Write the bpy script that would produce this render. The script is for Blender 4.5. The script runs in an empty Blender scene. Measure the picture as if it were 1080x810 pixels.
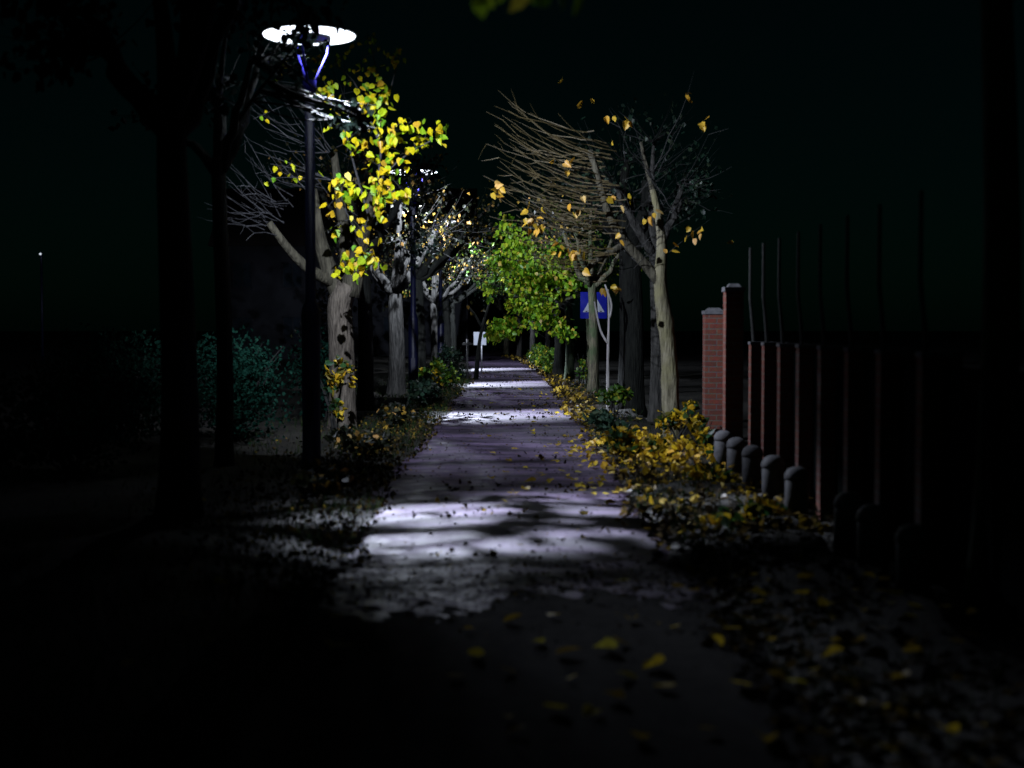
import bpy, math, random
import numpy as np
from mathutils import Vector, Matrix, Euler

SEED = 11
rng = np.random.default_rng(SEED)
random.seed(SEED)
SC = bpy.context.scene
COL = SC.collection
R = math.radians
EYE = 1.6
FPX = 1500.0
PITCH = math.atan(60 / 1500.0)

# ------------------------------------------------------------------ camera
cam_d = bpy.data.cameras.new("camera")
cam = bpy.data.objects.new("camera", cam_d)
COL.objects.link(cam)
cam.location = (0, 0, EYE)
cam.rotation_euler = (R(90) - PITCH, 0, 0)
cam_d.sensor_width = 36
cam_d.lens = 50
cam_d.clip_start = 0.1
cam_d.clip_end = 2000
cam_d.dof.use_dof = True
cam_d.dof.focus_distance = 33
cam_d.dof.aperture_fstop = 1.3
SC.camera = cam

SC.view_settings.view_transform = 'Standard'
SC.view_settings.look = 'None'
SC.view_settings.exposure = 0
SC.view_settings.gamma = 1
SC.render.engine = 'CYCLES'
SC.cycles.use_denoising = True
SC.cycles.denoiser = 'OPENIMAGEDENOISE'
SC.cycles.max_bounces = 6
SC.cycles.diffuse_bounces = 3
SC.cycles.glossy_bounces = 2
SC.cycles.transmission_bounces = 3
SC.cycles.transparent_max_bounces = 4
SC.cycles.sample_clamp_indirect = 2.0
SC.cycles.caustics_reflective = False
SC.cycles.caustics_refractive = False


def at(px, py, Y):
    """the world point at depth Y seen at a place of the 1080x810 photograph"""
    u = (px - 540) / FPX
    v = (405 - py) / FPX
    ca, sa = math.cos(PITCH), math.sin(PITCH)
    dy = ca + v * sa
    dz = -sa + v * ca
    k = Y / dy
    return Vector((u * k, Y, EYE + dz * k))


def on_ground(px, py):
    u = (px - 540) / FPX
    v = (405 - py) / FPX
    ca, sa = math.cos(PITCH), math.sin(PITCH)
    k = EYE / -(-sa + v * ca)
    return Vector((u * k, (ca + v * sa) * k, 0))


# ------------------------------------------------------------------ materials
def new_mat(name):
    m = bpy.data.materials.new(name)
    m.use_nodes = True
    nt = m.node_tree
    for n in list(nt.nodes):
        nt.nodes.remove(n)
    out = nt.nodes.new('ShaderNodeOutputMaterial')
    return m, nt, out


def ramp(nt, stops):
    r = nt.nodes.new('ShaderNodeValToRGB')
    e = r.color_ramp.elements
    e[0].position, e[0].color = stops[0][0], (*stops[0][1], 1)
    e[1].position, e[1].color = stops[-1][0], (*stops[-1][1], 1)
    for p, c in stops[1:-1]:
        x = e.new(p)
        x.color = (*c, 1)
    return r


def noise(nt, scale, detail=5, rough=.55, vec=None):
    n = nt.nodes.new('ShaderNodeTexNoise')
    n.inputs['Scale'].default_value = scale
    n.inputs['Detail'].default_value = detail
    n.inputs['Roughness'].default_value = rough
    if vec is not None:
        nt.links.new(vec, n.inputs['Vector'])
    return n


def coords(nt, scale=(1, 1, 1), kind='Object'):
    tc = nt.nodes.new('ShaderNodeTexCoord')
    mp = nt.nodes.new('ShaderNodeMapping')
    mp.inputs['Scale'].default_value = scale
    nt.links.new(tc.outputs[kind], mp.inputs['Vector'])
    return mp.outputs['Vector']


def surface(name, stops, scale=6, stretch=(1, 1, 1), rough=.8, spec=.3, bump=.4, bscale=None, metallic=0, dist=.01):
    m, nt, out = new_mat(name)
    p = nt.nodes.new('ShaderNodeBsdfPrincipled')
    v = coords(nt, stretch)
    n = noise(nt, scale, 6, .6, v)
    r = ramp(nt, stops)
    nt.links.new(n.outputs['Fac'], r.inputs['Fac'])
    nt.links.new(r.outputs['Color'], p.inputs['Base Color'])
    p.inputs['Roughness'].default_value = rough
    p.inputs['Specular IOR Level'].default_value = spec
    p.inputs['Metallic'].default_value = metallic
    if bump:
        n2 = noise(nt, bscale or scale * 3, 6, .65, v)
        b = nt.nodes.new('ShaderNodeBump')
        b.inputs['Strength'].default_value = bump
        b.inputs['Distance'].default_value = dist
        nt.links.new(n2.outputs['Fac'], b.inputs['Height'])
        nt.links.new(b.outputs['Normal'], p.inputs['Normal'])
    nt.links.new(p.outputs['BSDF'], out.inputs['Surface'])
    return m


def bark(name, dark, light, moss=None, scale=9):
    m, nt, out = new_mat(name)
    p = nt.nodes.new('ShaderNodeBsdfPrincipled')
    v = coords(nt, (1, 1, .16))
    n = noise(nt, scale * 2.2, 7, .65, v)
    r = ramp(nt, [(.36, dark), (.62, light)])
    nt.links.new(n.outputs['Fac'], r.inputs['Fac'])
    col = r.outputs['Color']
    if moss:
        n3 = noise(nt, 2.3, 4, .6, coords(nt))
        r3 = ramp(nt, [(.45, (0, 0, 0)), (.6, (1, 1, 1))])
        nt.links.new(n3.outputs['Fac'], r3.inputs['Fac'])
        mx = nt.nodes.new('ShaderNodeMixRGB')
        mx.inputs['Color2'].default_value = (*moss, 1)
        nt.links.new(r3.outputs['Color'], mx.inputs['Fac'])
        nt.links.new(col, mx.inputs['Color1'])
        col = mx.outputs['Color']
    nt.links.new(col, p.inputs['Base Color'])
    p.inputs['Roughness'].default_value = .9
    p.inputs['Specular IOR Level'].default_value = .2
    vo = nt.nodes.new('ShaderNodeTexVoronoi')
    vo.feature = 'DISTANCE_TO_EDGE'
    vo.inputs['Scale'].default_value = scale * 2.4
    nt.links.new(v, vo.inputs['Vector'])
    ad = nt.nodes.new('ShaderNodeMath')
    ad.operation = 'ADD'
    nt.links.new(n.outputs['Fac'], ad.inputs[0])
    nt.links.new(vo.outputs['Distance'], ad.inputs[1])
    b = nt.nodes.new('ShaderNodeBump')
    b.inputs['Strength'].default_value = .75
    b.inputs['Distance'].default_value = .03
    nt.links.new(ad.outputs[0], b.inputs['Height'])
    nt.links.new(b.outputs['Normal'], p.inputs['Normal'])
    nt.links.new(p.outputs['BSDF'], out.inputs['Surface'])
    return m


def leafmat(name, stops, trans=.35, per='island', gloss=.035):
    m, nt, out = new_mat(name)
    if per == 'island':
        g = nt.nodes.new('ShaderNodeNewGeometry')
        fac = g.outputs['Random Per Island']
    else:
        g = nt.nodes.new('ShaderNodeObjectInfo')
        fac = g.outputs['Random']
    r = ramp(nt, stops)
    nt.links.new(fac, r.inputs['Fac'])
    n = noise(nt, 45, 3, .6, coords(nt))
    r2 = ramp(nt, [(.3, (.62, .55, .5)), (.6, (1, 1, 1))])
    nt.links.new(n.outputs['Fac'], r2.inputs['Fac'])
    mx = nt.nodes.new('ShaderNodeMixRGB')
    mx.blend_type = 'MULTIPLY'
    mx.inputs['Fac'].default_value = .8
    nt.links.new(r.outputs['Color'], mx.inputs['Color1'])
    nt.links.new(r2.outputs['Color'], mx.inputs['Color2'])
    d = nt.nodes.new('ShaderNodeBsdfDiffuse')
    t = nt.nodes.new('ShaderNodeBsdfTranslucent')
    gl = nt.nodes.new('ShaderNodeBsdfGlossy')
    gl.inputs['Roughness'].default_value = .45
    gl.inputs['Color'].default_value = (.6, .6, .6, 1)
    nt.links.new(mx.outputs['Color'], d.inputs['Color'])
    nt.links.new(mx.outputs['Color'], t.inputs['Color'])
    s1 = nt.nodes.new('ShaderNodeMixShader')
    s1.inputs['Fac'].default_value = trans
    nt.links.new(d.outputs[0], s1.inputs[1])
    nt.links.new(t.outputs[0], s1.inputs[2])
    s2 = nt.nodes.new('ShaderNodeMixShader')
    s2.inputs['Fac'].default_value = gloss
    nt.links.new(s1.outputs[0], s2.inputs[1])
    nt.links.new(gl.outputs[0], s2.inputs[2])
    nt.links.new(s2.outputs[0], out.inputs['Surface'])
    return m


def emissive(name, col, strength):
    m, nt, out = new_mat(name)
    e = nt.nodes.new('ShaderNodeEmission')
    e.inputs['Color'].default_value = (*col, 1)
    e.inputs['Strength'].default_value = strength
    nt.links.new(e.outputs[0], out.inputs['Surface'])
    return m


def brickmat(name, c1, c2, mortar):
    m, nt, out = new_mat(name)
    p = nt.nodes.new('ShaderNodeBsdfPrincipled')
    tc = nt.nodes.new('ShaderNodeTexCoord')
    sx = nt.nodes.new('ShaderNodeSeparateXYZ')
    nt.links.new(tc.outputs['Object'], sx.inputs[0])
    ad = nt.nodes.new('ShaderNodeMath')
    nt.links.new(sx.outputs['X'], ad.inputs[0])
    nt.links.new(sx.outputs['Y'], ad.inputs[1])
    cb = nt.nodes.new('ShaderNodeCombineXYZ')
    nt.links.new(ad.outputs[0], cb.inputs['X'])
    nt.links.new(sx.outputs['Z'], cb.inputs['Y'])
    b = nt.nodes.new('ShaderNodeTexBrick')
    b.inputs['Scale'].default_value = 1
    b.inputs['Brick Width'].default_value = .22
    b.inputs['Row Height'].default_value = .075
    b.inputs['Mortar Size'].default_value = .008
    b.inputs['Color1'].default_value = (*c1, 1)
    b.inputs['Color2'].default_value = (*c2, 1)
    b.inputs['Mortar'].default_value = (*mortar, 1)
    nt.links.new(cb.outputs[0], b.inputs['Vector'])
    n = noise(nt, 25, 4, .6, tc.outputs['Object'])
    mx = nt.nodes.new('ShaderNodeMixRGB')
    mx.blend_type = 'OVERLAY'
    mx.inputs['Fac'].default_value = .6
    nt.links.new(b.outputs['Color'], mx.inputs['Color1'])
    nt.links.new(n.outputs['Color'], mx.inputs['Color2'])
    nt.links.new(mx.outputs['Color'], p.inputs['Base Color'])
    p.inputs['Roughness'].default_value = .85
    bp = nt.nodes.new('ShaderNodeBump')
    bp.inputs['Strength'].default_value = .6
    bp.inputs['Distance'].default_value = .01
    bp.invert = True
    nt.links.new(b.outputs['Fac'], bp.inputs['Height'])
    nt.links.new(bp.outputs['Normal'], p.inputs['Normal'])
    nt.links.new(p.outputs['BSDF'], out.inputs['Surface'])
    return m


def pathmat():
    m, nt, out = new_mat('damp_asphalt')
    p = nt.nodes.new('ShaderNodeBsdfPrincipled')
    v = coords(nt)
    big = noise(nt, .9, 5, .6, v)
    fine = noise(nt, 60, 4, .7, v)
    mid = noise(nt, 5, 6, .65, v)
    r = ramp(nt, [(.32, (.045, .033, .055)), (.52, (.1, .07, .128)), (.72, (.145, .105, .182))])
    nt.links.new(big.outputs['Fac'], r.inputs['Fac'])
    r2 = ramp(nt, [(.3, (.35, .34, .36)), (.52, (1, 1, 1))])
    nt.links.new(mid.outputs['Fac'], r2.inputs['Fac'])
    mx = nt.nodes.new('ShaderNodeMixRGB')
    mx.blend_type = 'MULTIPLY'
    mx.inputs['Fac'].default_value = .8
    nt.links.new(r.outputs['Color'], mx.inputs['Color1'])
    nt.links.new(r2.outputs['Color'], mx.inputs['Color2'])
    damp = noise(nt, 1.0, 7, .68, coords(nt, (.7, 2.6, 1)))
    rd = ramp(nt, [(.44, (.3, .3, .31)), (.54, (1, 1, 1))])
    nt.links.new(damp.outputs['Fac'], rd.inputs['Fac'])
    mxd = nt.nodes.new('ShaderNodeMixRGB')
    mxd.blend_type = 'MULTIPLY'
    mxd.inputs['Fac'].default_value = 1
    nt.links.new(mx.outputs['Color'], mxd.inputs['Color1'])
    nt.links.new(rd.outputs['Color'], mxd.inputs['Color2'])
    mx = mxd
    r4 = ramp(nt, [(.3, (.55, .55, .55)), (.65, (1.25, 1.25, 1.25))])
    nt.links.new(fine.outputs['Fac'], r4.inputs['Fac'])
    mx2 = nt.nodes.new('ShaderNodeMixRGB')
    mx2.blend_type = 'MULTIPLY'
    mx2.inputs['Fac'].default_value = .7
    nt.links.new(mx.outputs['Color'], mx2.inputs['Color1'])
    nt.links.new(r4.outputs['Color'], mx2.inputs['Color2'])
    nt.links.new(mx2.outputs['Color'], p.inputs['Base Color'])
    r3 = ramp(nt, [(.35, (.5, .5, .5)), (.65, (.8, .8, .8))])
    nt.links.new(mid.outputs['Fac'], r3.inputs['Fac'])
    nt.links.new(r3.outputs['Color'], p.inputs['Roughness'])
    p.inputs['Specular IOR Level'].default_value = .3
    ad = nt.nodes.new('ShaderNodeMath')
    ad.operation = 'MULTIPLY_ADD'
    ad.inputs[1].default_value = .25
    nt.links.new(fine.outputs['Fac'], ad.inputs[0])
    nt.links.new(mid.outputs['Fac'], ad.inputs[2])
    b = nt.nodes.new('ShaderNodeBump')
    b.inputs['Strength'].default_value = .5
    b.inputs['Distance'].default_value = .008
    nt.links.new(ad.outputs[0], b.inputs['Height'])
    nt.links.new(b.outputs['Normal'], p.inputs['Normal'])
    nt.links.new(p.outputs['BSDF'], out.inputs['Surface'])
    return m


M = dict(
    path=pathmat(),
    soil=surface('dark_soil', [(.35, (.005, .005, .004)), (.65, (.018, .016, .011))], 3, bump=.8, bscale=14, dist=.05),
    near_shade=surface('painted_path_shade', [(.35, (.004, .004, .0045)), (.65, (.016, .015, .014))], 9, bump=.8, bscale=40, dist=.03, rough=.95, spec=.08),  # near-black colour that paints the foreground shade
    bark=bark('lime_bark', (.034, .028, .022), (.14, .12, .096), scale=13),
    limb_shaded=bark('shaded_limb_bark', (.02, .018, .0125), (.078, .072, .05)),  # darker copy of the trunk bark, foliage shade painted in
    bark_limb=bark('limb_bark', (.012, .012, .011), (.034, .034, .03)),
    bark_dark=bark('dark_bark', (.008, .009, .008), (.022, .024, .02)),
    bark_grey=bark('grey_bark', (.02, .02, .0185), (.068, .066, .06)),
    bark_moss=bark('mossy_bark', (.04, .037, .028), (.12, .108, .07), (.045, .065, .03)),
    bark_algae=bark('algae_bark', (.035, .055, .033), (.08, .105, .06), (.04, .08, .04)),
    bark_pale=bark('pale_bark', (.35, .34, .33), (.6, .58, .56)),
    bark_olive=bark('olive_bark', (.05, .045, .027), (.225, .205, .14), (.14, .13, .07)),
    twig=surface('twig_bark', [(.3, (.038, .028, .012)), (.7, (.11, .084, .033))], 20, bump=0, rough=.6),
    twig_grey=surface('grey_twig_bark', [(.3, (.015, .015, .016)), (.7, (.055, .055, .06))], 20, bump=0, rough=.55),
    twig_dark=surface('dark_twig_bark', [(.3, (.008, .008, .008)), (.7, (.022, .022, .02))], 20, bump=0, rough=.7),
    yellow=leafmat('yellow_leaf', [(0, (.14, .4, .02)), (.3, (.5, .66, .015)), (.6, (.8, .7, .012)), (.85, (.8, .56, .012)), (1, (.6, .36, .03))], .45),
    orange=leafmat('orange_leaf', [(0, (.42, .3, .02)), (.4, (.62, .4, .04)), (.8, (.6, .3, .03)), (1, (.65, .5, .2))]),
    litter=leafmat('litter_leaf', [(0, (.03, .025, .018)), (.5, (.08, .055, .025)), (.68, (.3, .2, .03)), (.9, (.65, .45, .03)), (1, (.7, .55, .16))], .2),
    litter_dark=leafmat('brown_litter_leaf', [(0, (.012, .012, .01)), (.6, (.04, .032, .018)), (.9, (.12, .08, .02)), (1, (.3, .22, .03))], .05, gloss=.0),
    fallen=leafmat('fallen_leaf', [(0, (.25, .17, .03)), (.4, (.55, .4, .03)), (.8, (.72, .55, .04)), (1, (.5, .46, .06))], .45, per='object'),
    green=leafmat('green_leaf', [(0, (.02, .07, .01)), (.45, (.06, .16, .015)), (.75, (.14, .26, .02)), (.93, (.4, .42, .03)), (1, (.5, .35, .03))]),
    maple=leafmat('maple_leaf', [(0, (.06, .22, .015)), (.4, (.26, .52, .025)), (.75, (.5, .72, .04)), (.92, (.65, .62, .05)), (1, (.7, .5, .08))], .45),
    dkgreen=leafmat('dark_green_leaf', [(0, (.008, .024, .014)), (.6, (.02, .05, .03)), (1, (.05, .075, .04))], .25),
    shade=leafmat('shade_leaf', [(0, (.003, .006, .005)), (1, (.009, .014, .011))], .15, gloss=.01),  # near-black leaves by the lamp, shade put into their colour
    teal=leafmat('evergreen_leaf', [(0, (.004, .02, .014)), (.6, (.007, .033, .023)), (1, (.013, .045, .03))], .3, gloss=.0),
    autumn=leafmat('mixed_autumn_leaf', [(0, (.005, .008, .005)), (.62, (.015, .02, .009)), (.8, (.05, .05, .015)), (.93, (.36, .22, .03)), (1, (.5, .28, .1))], .2),
    bush=leafmat('yellowing_bush_leaf', [(0, (.01, .05, .02)), (.36, (.03, .09, .02)), (.52, (.1, .1, .02)), (.62, (.5, .36, .02)), (.8, (.75, .53, .02)), (1, (.72, .42, .03))], .4),
    drift=leafmat('golden_litter_leaf', [(0, (.1, .05, .015)), (.25, (.5, .32, .02)), (.7, (.8, .56, .02)), (1, (.75, .42, .05))], .3),
    pole=surface('blue_lamp_paint', [(.3, (.004, .006, .03)), (.7, (.008, .01, .055))], 8, rough=.45, spec=.5, bump=.05),
    bracket=surface('violet_bracket_paint', [(.3, (.002, .0015, .04)), (.7, (.004, .003, .06))], 8, rough=.8, spec=.05, bump=.05),
    housing=surface('lamp_housing', [(.3, (.02, .022, .03)), (.7, (.05, .05, .06))], 8, rough=.5, bump=.05),
    glow=emissive('lamp_diffuser', (.8, .88, 1.0), 4),
    brick=brickmat('red_brick', (.15, .037, .02), (.1, .025, .015), (.1, .075, .062)),
    stone=surface('pale_stone', [(.3, (.05, .05, .054)), (.7, (.13, .13, .138))], 12, bump=.4),
    panel=surface('black_fence_paint', [(.3, (.004, .006, .006)), (.7, (.009, .012, .012))], 6, rough=.95, spec=.02, bump=.2),
    iron=surface('rusty_iron', [(.3, (.018, .02, .02)), (.7, (.05, .052, .048))], 14, rough=.6, bump=.3),
    sblue=surface('sign_blue', [(.3, (.003, .006, .15)), (.7, (.005, .009, .2))], 5, rough=.35, bump=0),
    swhite=surface('sign_white', [(.3, (.26, .28, .32)), (.7, (.3, .32, .35))], 5, rough=.4, bump=0),
    sblack=surface('sign_black', [(.3, (.01, .01, .012)), (.7, (.015, .015, .016))], 5, rough=.5, bump=0),
    steel=surface('galvanised_steel', [(.3, (.35, .36, .38)), (.7, (.5, .5, .53))], 15, rough=.4, metallic=.6, bump=.05),
    wall=surface('dark_render', [(.3, (.006, .007, .01)), (.7, (.012, .013, .018))], 2, bump=.2),
    roof=surface('dark_roof_tiles', [(.3, (.02, .015, .015)), (.7, (.04, .03, .03))], 4, bump=.4),
    pane=surface('dark_glass', [(.3, (.01, .014, .02)), (.7, (.02, .025, .035))], 4, rough=.1, spec=.6, bump=0),
    litpane=emissive('lit_window', (.75, .85, 1.0), 1.6),
    grass=leafmat('grass_blade', [(0, (.008, .02, .008)), (.6, (.02, .045, .014)), (1, (.05, .07, .02))], .2, gloss=.0),
)


# ------------------------------------------------------------------ mesh building
class MB:
    def __init__(self):
        self.V, self.L, self.S, self.n = [], [], [], 0

    def add(self, v, loops, sizes):
        v = np.asarray(v, dtype=np.float32).reshape(-1, 3)
        self.V.append(v)
        self.L.append(np.asarray(loops, dtype=np.int32) + self.n)
        self.S.append(np.asarray(sizes, dtype=np.int32))
        self.n += len(v)

    def faces(self, v, fs):
        self.add(v, [i for f in fs for i in f], [len(f) for f in fs])

    def box(self, c, s, rz=0, taper=1.0):
        x, y, z = s[0] / 2, s[1] / 2, s[2] / 2
        vs = []
        for k, t in ((-1, 1.0), (1, taper)):
            for a, b in ((-1, -1), (1, -1), (1, 1), (-1, 1)):
                px, py = a * x * t, b * y * t
                vs.append((c[0] + px * math.cos(rz) - py * math.sin(rz), c[1] + px * math.sin(rz) + py * math.cos(rz), c[2] + k * z))
        self.faces(vs, [(3, 2, 1, 0), (4, 5, 6, 7), (0, 1, 5, 4), (1, 2, 6, 5), (2, 3, 7, 6), (3, 0, 4, 7)])

    def tube(self, pts, radii, n=10, rough=0.0, cap=True):
        P = np.array([tuple(p) for p in pts], dtype=float)
        m = len(P)
        rad = np.broadcast_to(np.asarray(radii, dtype=float), (m,))
        T = np.gradient(P, axis=0)
        T /= np.linalg.norm(T, axis=1)[:, None] + 1e-9
        ref = np.array([1., 0, 0]) if abs(T[0][0]) < .8 else np.array([0, 1., 0])
        ang = np.arange(n) / n * 2 * math.pi
        V = np.zeros((m, n, 3))
        ph = rng.uniform(0, 6.28, 6)
        for i in range(m):
            t = T[i]
            a = ref - t * ref.dot(t)
            a /= np.linalg.norm(a) + 1e-9
            b = np.cross(t, a)
            ref = a
            rr = rad[i] * np.ones(n)
            if rough:
                s = i * .55
                rr = rr * (1 + rough * (np.sin(ang * 2 + ph[0] + s * .4) * .5 + np.sin(ang * 3 + ph[1] - s * .7) * .4 + np.sin(ang * 5 + ph[2] + s) * .3 + rng.normal(0, .22, n)))
            V[i] = P[i] + (np.cos(ang)[:, None] * a + np.sin(ang)[:, None] * b) * rr[:, None]
        i, j = np.meshgrid(np.arange(m - 1), np.arange(n), indexing='ij')
        q = np.stack([i * n + j, i * n + (j + 1) % n, (i + 1) * n + (j + 1) % n, (i + 1) * n + j], -1).reshape(-1, 4)
        loops = q.ravel().tolist()
        sizes = [4] * len(q)
        if cap:
            loops += list(range(n))[::-1] + [(m - 1) * n + k for k in range(n)]
            sizes += [n, n]
        self.add(V.reshape(-1, 3), loops, sizes)

    def lathe(self, prof, c=(0, 0, 0), n=24):
        pr = np.array(prof)
        m = len(pr)
        ang = np.arange(n) / n * 2 * math.pi
        V = np.stack([pr[:, 0][:, None] * np.cos(ang), pr[:, 0][:, None] * np.sin(ang), np.repeat(pr[:, 1][:, None], n, 1)], -1) + np.array(c)
        i, j = np.meshgrid(np.arange(m - 1), np.arange(n), indexing='ij')
        q = np.stack([i * n + j, i * n + (j + 1) % n, (i + 1) * n + (j + 1) % n, (i + 1) * n + j], -1).reshape(-1, 4)
        self.add(V.reshape(-1, 3), q.ravel(), [4] * len(q))

    def leaves(self, cen, size, lod=0, mode='hang', spread=1.0, face=None):
        """leaf blades: cen is the stalk end of each; mode hang, any or flat"""
        cen = np.asarray(cen, dtype=float).reshape(-1, 3)
        N = len(cen)
        if N == 0:
            return
        size = np.broadcast_to(np.asarray(size, dtype=float), (N,))
        if mode == 'hang':
            d = rng.normal(0, .55 * spread, (N, 3))
            d[:, 2] -= .8
        elif mode == 'flat':
            d = rng.normal(0, 1, (N, 3))
            d[:, 2] *= .18
        else:
            d = rng.normal(0, 1, (N, 3))
        d /= np.linalg.norm(d, axis=1)[:, None]
        if mode == 'flat':
            up = np.array([0, 0, 1.]) + rng.normal(0, .28, (N, 3))
        else:
            up = rng.normal(0, 1, (N, 3))
            if face is not None:
                up = up * .55 + np.asarray(face)
        x = np.cross(d, up)
        x /= np.linalg.norm(x, axis=1)[:, None] + 1e-9
        z = np.cross(x, d)
        if lod == 0:
            t = np.array([(0, 0, 0), (.26, -.06, .05), (.47, .22, .10), (.44, .55, .09), (.2, .85, .02), (0, 1.08, -.08),
                          (-.2, .85, .03), (-.44, .55, .12), (-.47, .22, .1), (-.26, -.06, .04)])
            f = [(0, 1, 2, 3, 4, 5), (0, 5, 6, 7, 8, 9)]
        elif lod == 1:
            t = np.array([(0, 0, 0), (.45, .3, .1), (.25, .8, .03), (0, 1, -.06), (-.25, .8, .03), (-.45, .3, .1)])
            f = [(0, 1, 2, 3), (0, 3, 4, 5)]
        else:
            t = np.array([(0, 0, 0), (.45, .45, .1), (0, 1, 0), (-.45, .45, .1)])
            f = [(0, 1, 2, 3)]
        k = len(t)
        curl = rng.uniform(-.5, 1.6, N)
        wid = rng.uniform(.75, 1.1, N)
        tt = t[None] * np.ones((N, 1, 1))
        tt[:, :, 2] *= curl[:, None] * 1.6
        tt[:, :, 2] -= (t[None, :, 1] ** 2) * rng.uniform(-.1, .3, N)[:, None]
        tt[:, :, 0] *= wid[:, None]
        V = cen[:, None] + size[:, None, None] * (tt[:, :, 0:1] * x[:, None] + tt[:, :, 1:2] * d[:, None] + tt[:, :, 2:3] * z[:, None])
        base = (np.arange(N) * k)[:, None]
        fl = np.array([i for a in f for i in a])
        self.add(V.reshape(-1, 3), (base + fl[None]).ravel(), np.tile([len(a) for a in f], N))

    def build(self, name, mat, parent=None, smooth=False):
        me = bpy.data.meshes.new(name)
        if self.V:
            V = np.concatenate(self.V)
            L = np.concatenate(self.L)
            S = np.concatenate(self.S)
            me.vertices.add(len(V))
            me.vertices.foreach_set('co', V.ravel())
            me.loops.add(len(L))
            me.loops.foreach_set('vertex_index', L)
            me.polygons.add(len(S))
            st = np.concatenate([[0], np.cumsum(S)[:-1]]).astype(np.int32)
            me.polygons.foreach_set('loop_start', st)
            me.polygons.foreach_set('loop_total', S)
            me.update(calc_edges=True)
            me.validate()
        me.materials.append(mat)
        me.polygons.foreach_set('use_smooth', [smooth] * len(me.polygons))
        o = bpy.data.objects.new(name, me)
        COL.objects.link(o)
        if parent is not None:
            o.parent = parent
        return o


def tag(o, label=None, cat=None, group=None, kind=None):
    for k, v in (('label', label), ('category', cat), ('group', group), ('kind', kind)):
        if v:
            o[k] = v
    return o


def thing(name, loc, label, cat, group=None, rz=0):
    o = bpy.data.objects.new(name, None)
    COL.objects.link(o)
    o.location = loc
    o.rotation_euler = (0, 0, rz)
    o.empty_display_size = .2
    return tag(o, label, cat, group)


def copy_tree(o, parent=None):
    c = o.copy()
    COL.objects.link(c)
    c.parent = parent
    for ch in [x for x in o.children]:
        copy_tree(ch, c)
    return c


# ------------------------------------------------------------------ setting: ground and path
def path_centre(y):
    y = np.asarray(y, dtype=float)
    return -.06 - np.where(y > 38, .0011 * (y - 38) ** 2, 0) + .09 * np.clip((12.5 - y) / 3, 0, 1)


def path_half(y):
    y = np.asarray(y, dtype=float)
    return 1.2 - .09 * np.clip((12.5 - y) / 3, 0, 1) + .05 * np.sin(y * .9) + .04 * np.sin(y * 2.3 + 1) + .03 * np.sin(y * 5.1)


def roll(x, y):
    """gentle unevenness of the old path"""
    return .010 * np.sin(y * 1.1 + x * .3) + .005 * np.sin(y * 2.3 + x * .5 + 1) + .004 * np.sin(x * 2.1 + y * .6)


gb = MB()
gb.faces([(-400, -100, -.06), (400, -100, -.06), (400, 600, -.06), (-400, 600, -.06)], [(0, 1, 2, 3)])
# one sheet to the horizon
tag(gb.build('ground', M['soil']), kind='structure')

ys = np.concatenate([np.arange(-3, 40, .09), np.arange(40, 120, .35)])
xs = np.linspace(-1, 1, 27)
Y, X = np.meshgrid(ys, xs, indexing='ij')
W = path_half(Y)
PX = path_centre(Y) + X * (W + .04)
PZ = .02 + roll(PX, Y) - np.clip(np.abs(X) * (W + .04) - W + .05, 0, 1) * .5
pb = MB()
m_, n_ = Y.shape
ii, jj = np.meshgrid(np.arange(m_ - 1), np.arange(n_ - 1), indexing='ij')
q = np.stack([ii * n_ + jj, ii * n_ + jj + 1, (ii + 1) * n_ + jj + 1, (ii + 1) * n_ + jj], -1).reshape(-1, 4)
pb.add(np.stack([PX, Y, PZ], -1).reshape(-1, 3), q.ravel(), [4] * len(q))
tag(pb.build('path', M['path'], smooth=True), kind='structure')

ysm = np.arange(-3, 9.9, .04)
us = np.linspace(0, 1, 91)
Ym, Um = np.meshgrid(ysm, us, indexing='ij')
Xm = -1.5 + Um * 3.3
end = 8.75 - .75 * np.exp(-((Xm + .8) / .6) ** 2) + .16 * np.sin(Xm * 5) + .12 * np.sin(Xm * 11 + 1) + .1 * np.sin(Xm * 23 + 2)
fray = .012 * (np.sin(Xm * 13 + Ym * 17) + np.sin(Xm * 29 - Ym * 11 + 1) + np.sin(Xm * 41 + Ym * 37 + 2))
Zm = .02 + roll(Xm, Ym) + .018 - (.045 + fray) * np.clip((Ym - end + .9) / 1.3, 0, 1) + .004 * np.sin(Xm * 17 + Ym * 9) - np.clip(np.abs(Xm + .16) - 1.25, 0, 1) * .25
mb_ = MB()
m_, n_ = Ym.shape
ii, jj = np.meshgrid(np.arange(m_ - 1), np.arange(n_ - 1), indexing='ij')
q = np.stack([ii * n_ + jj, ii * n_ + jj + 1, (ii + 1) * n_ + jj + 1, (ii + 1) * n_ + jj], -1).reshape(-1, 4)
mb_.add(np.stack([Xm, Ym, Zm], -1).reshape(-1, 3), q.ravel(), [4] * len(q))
tag(mb_.build('path_shade_sheet', M['near_shade'], smooth=True), kind='structure')  # dark sheet over the near path, its shade painted as colour

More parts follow.
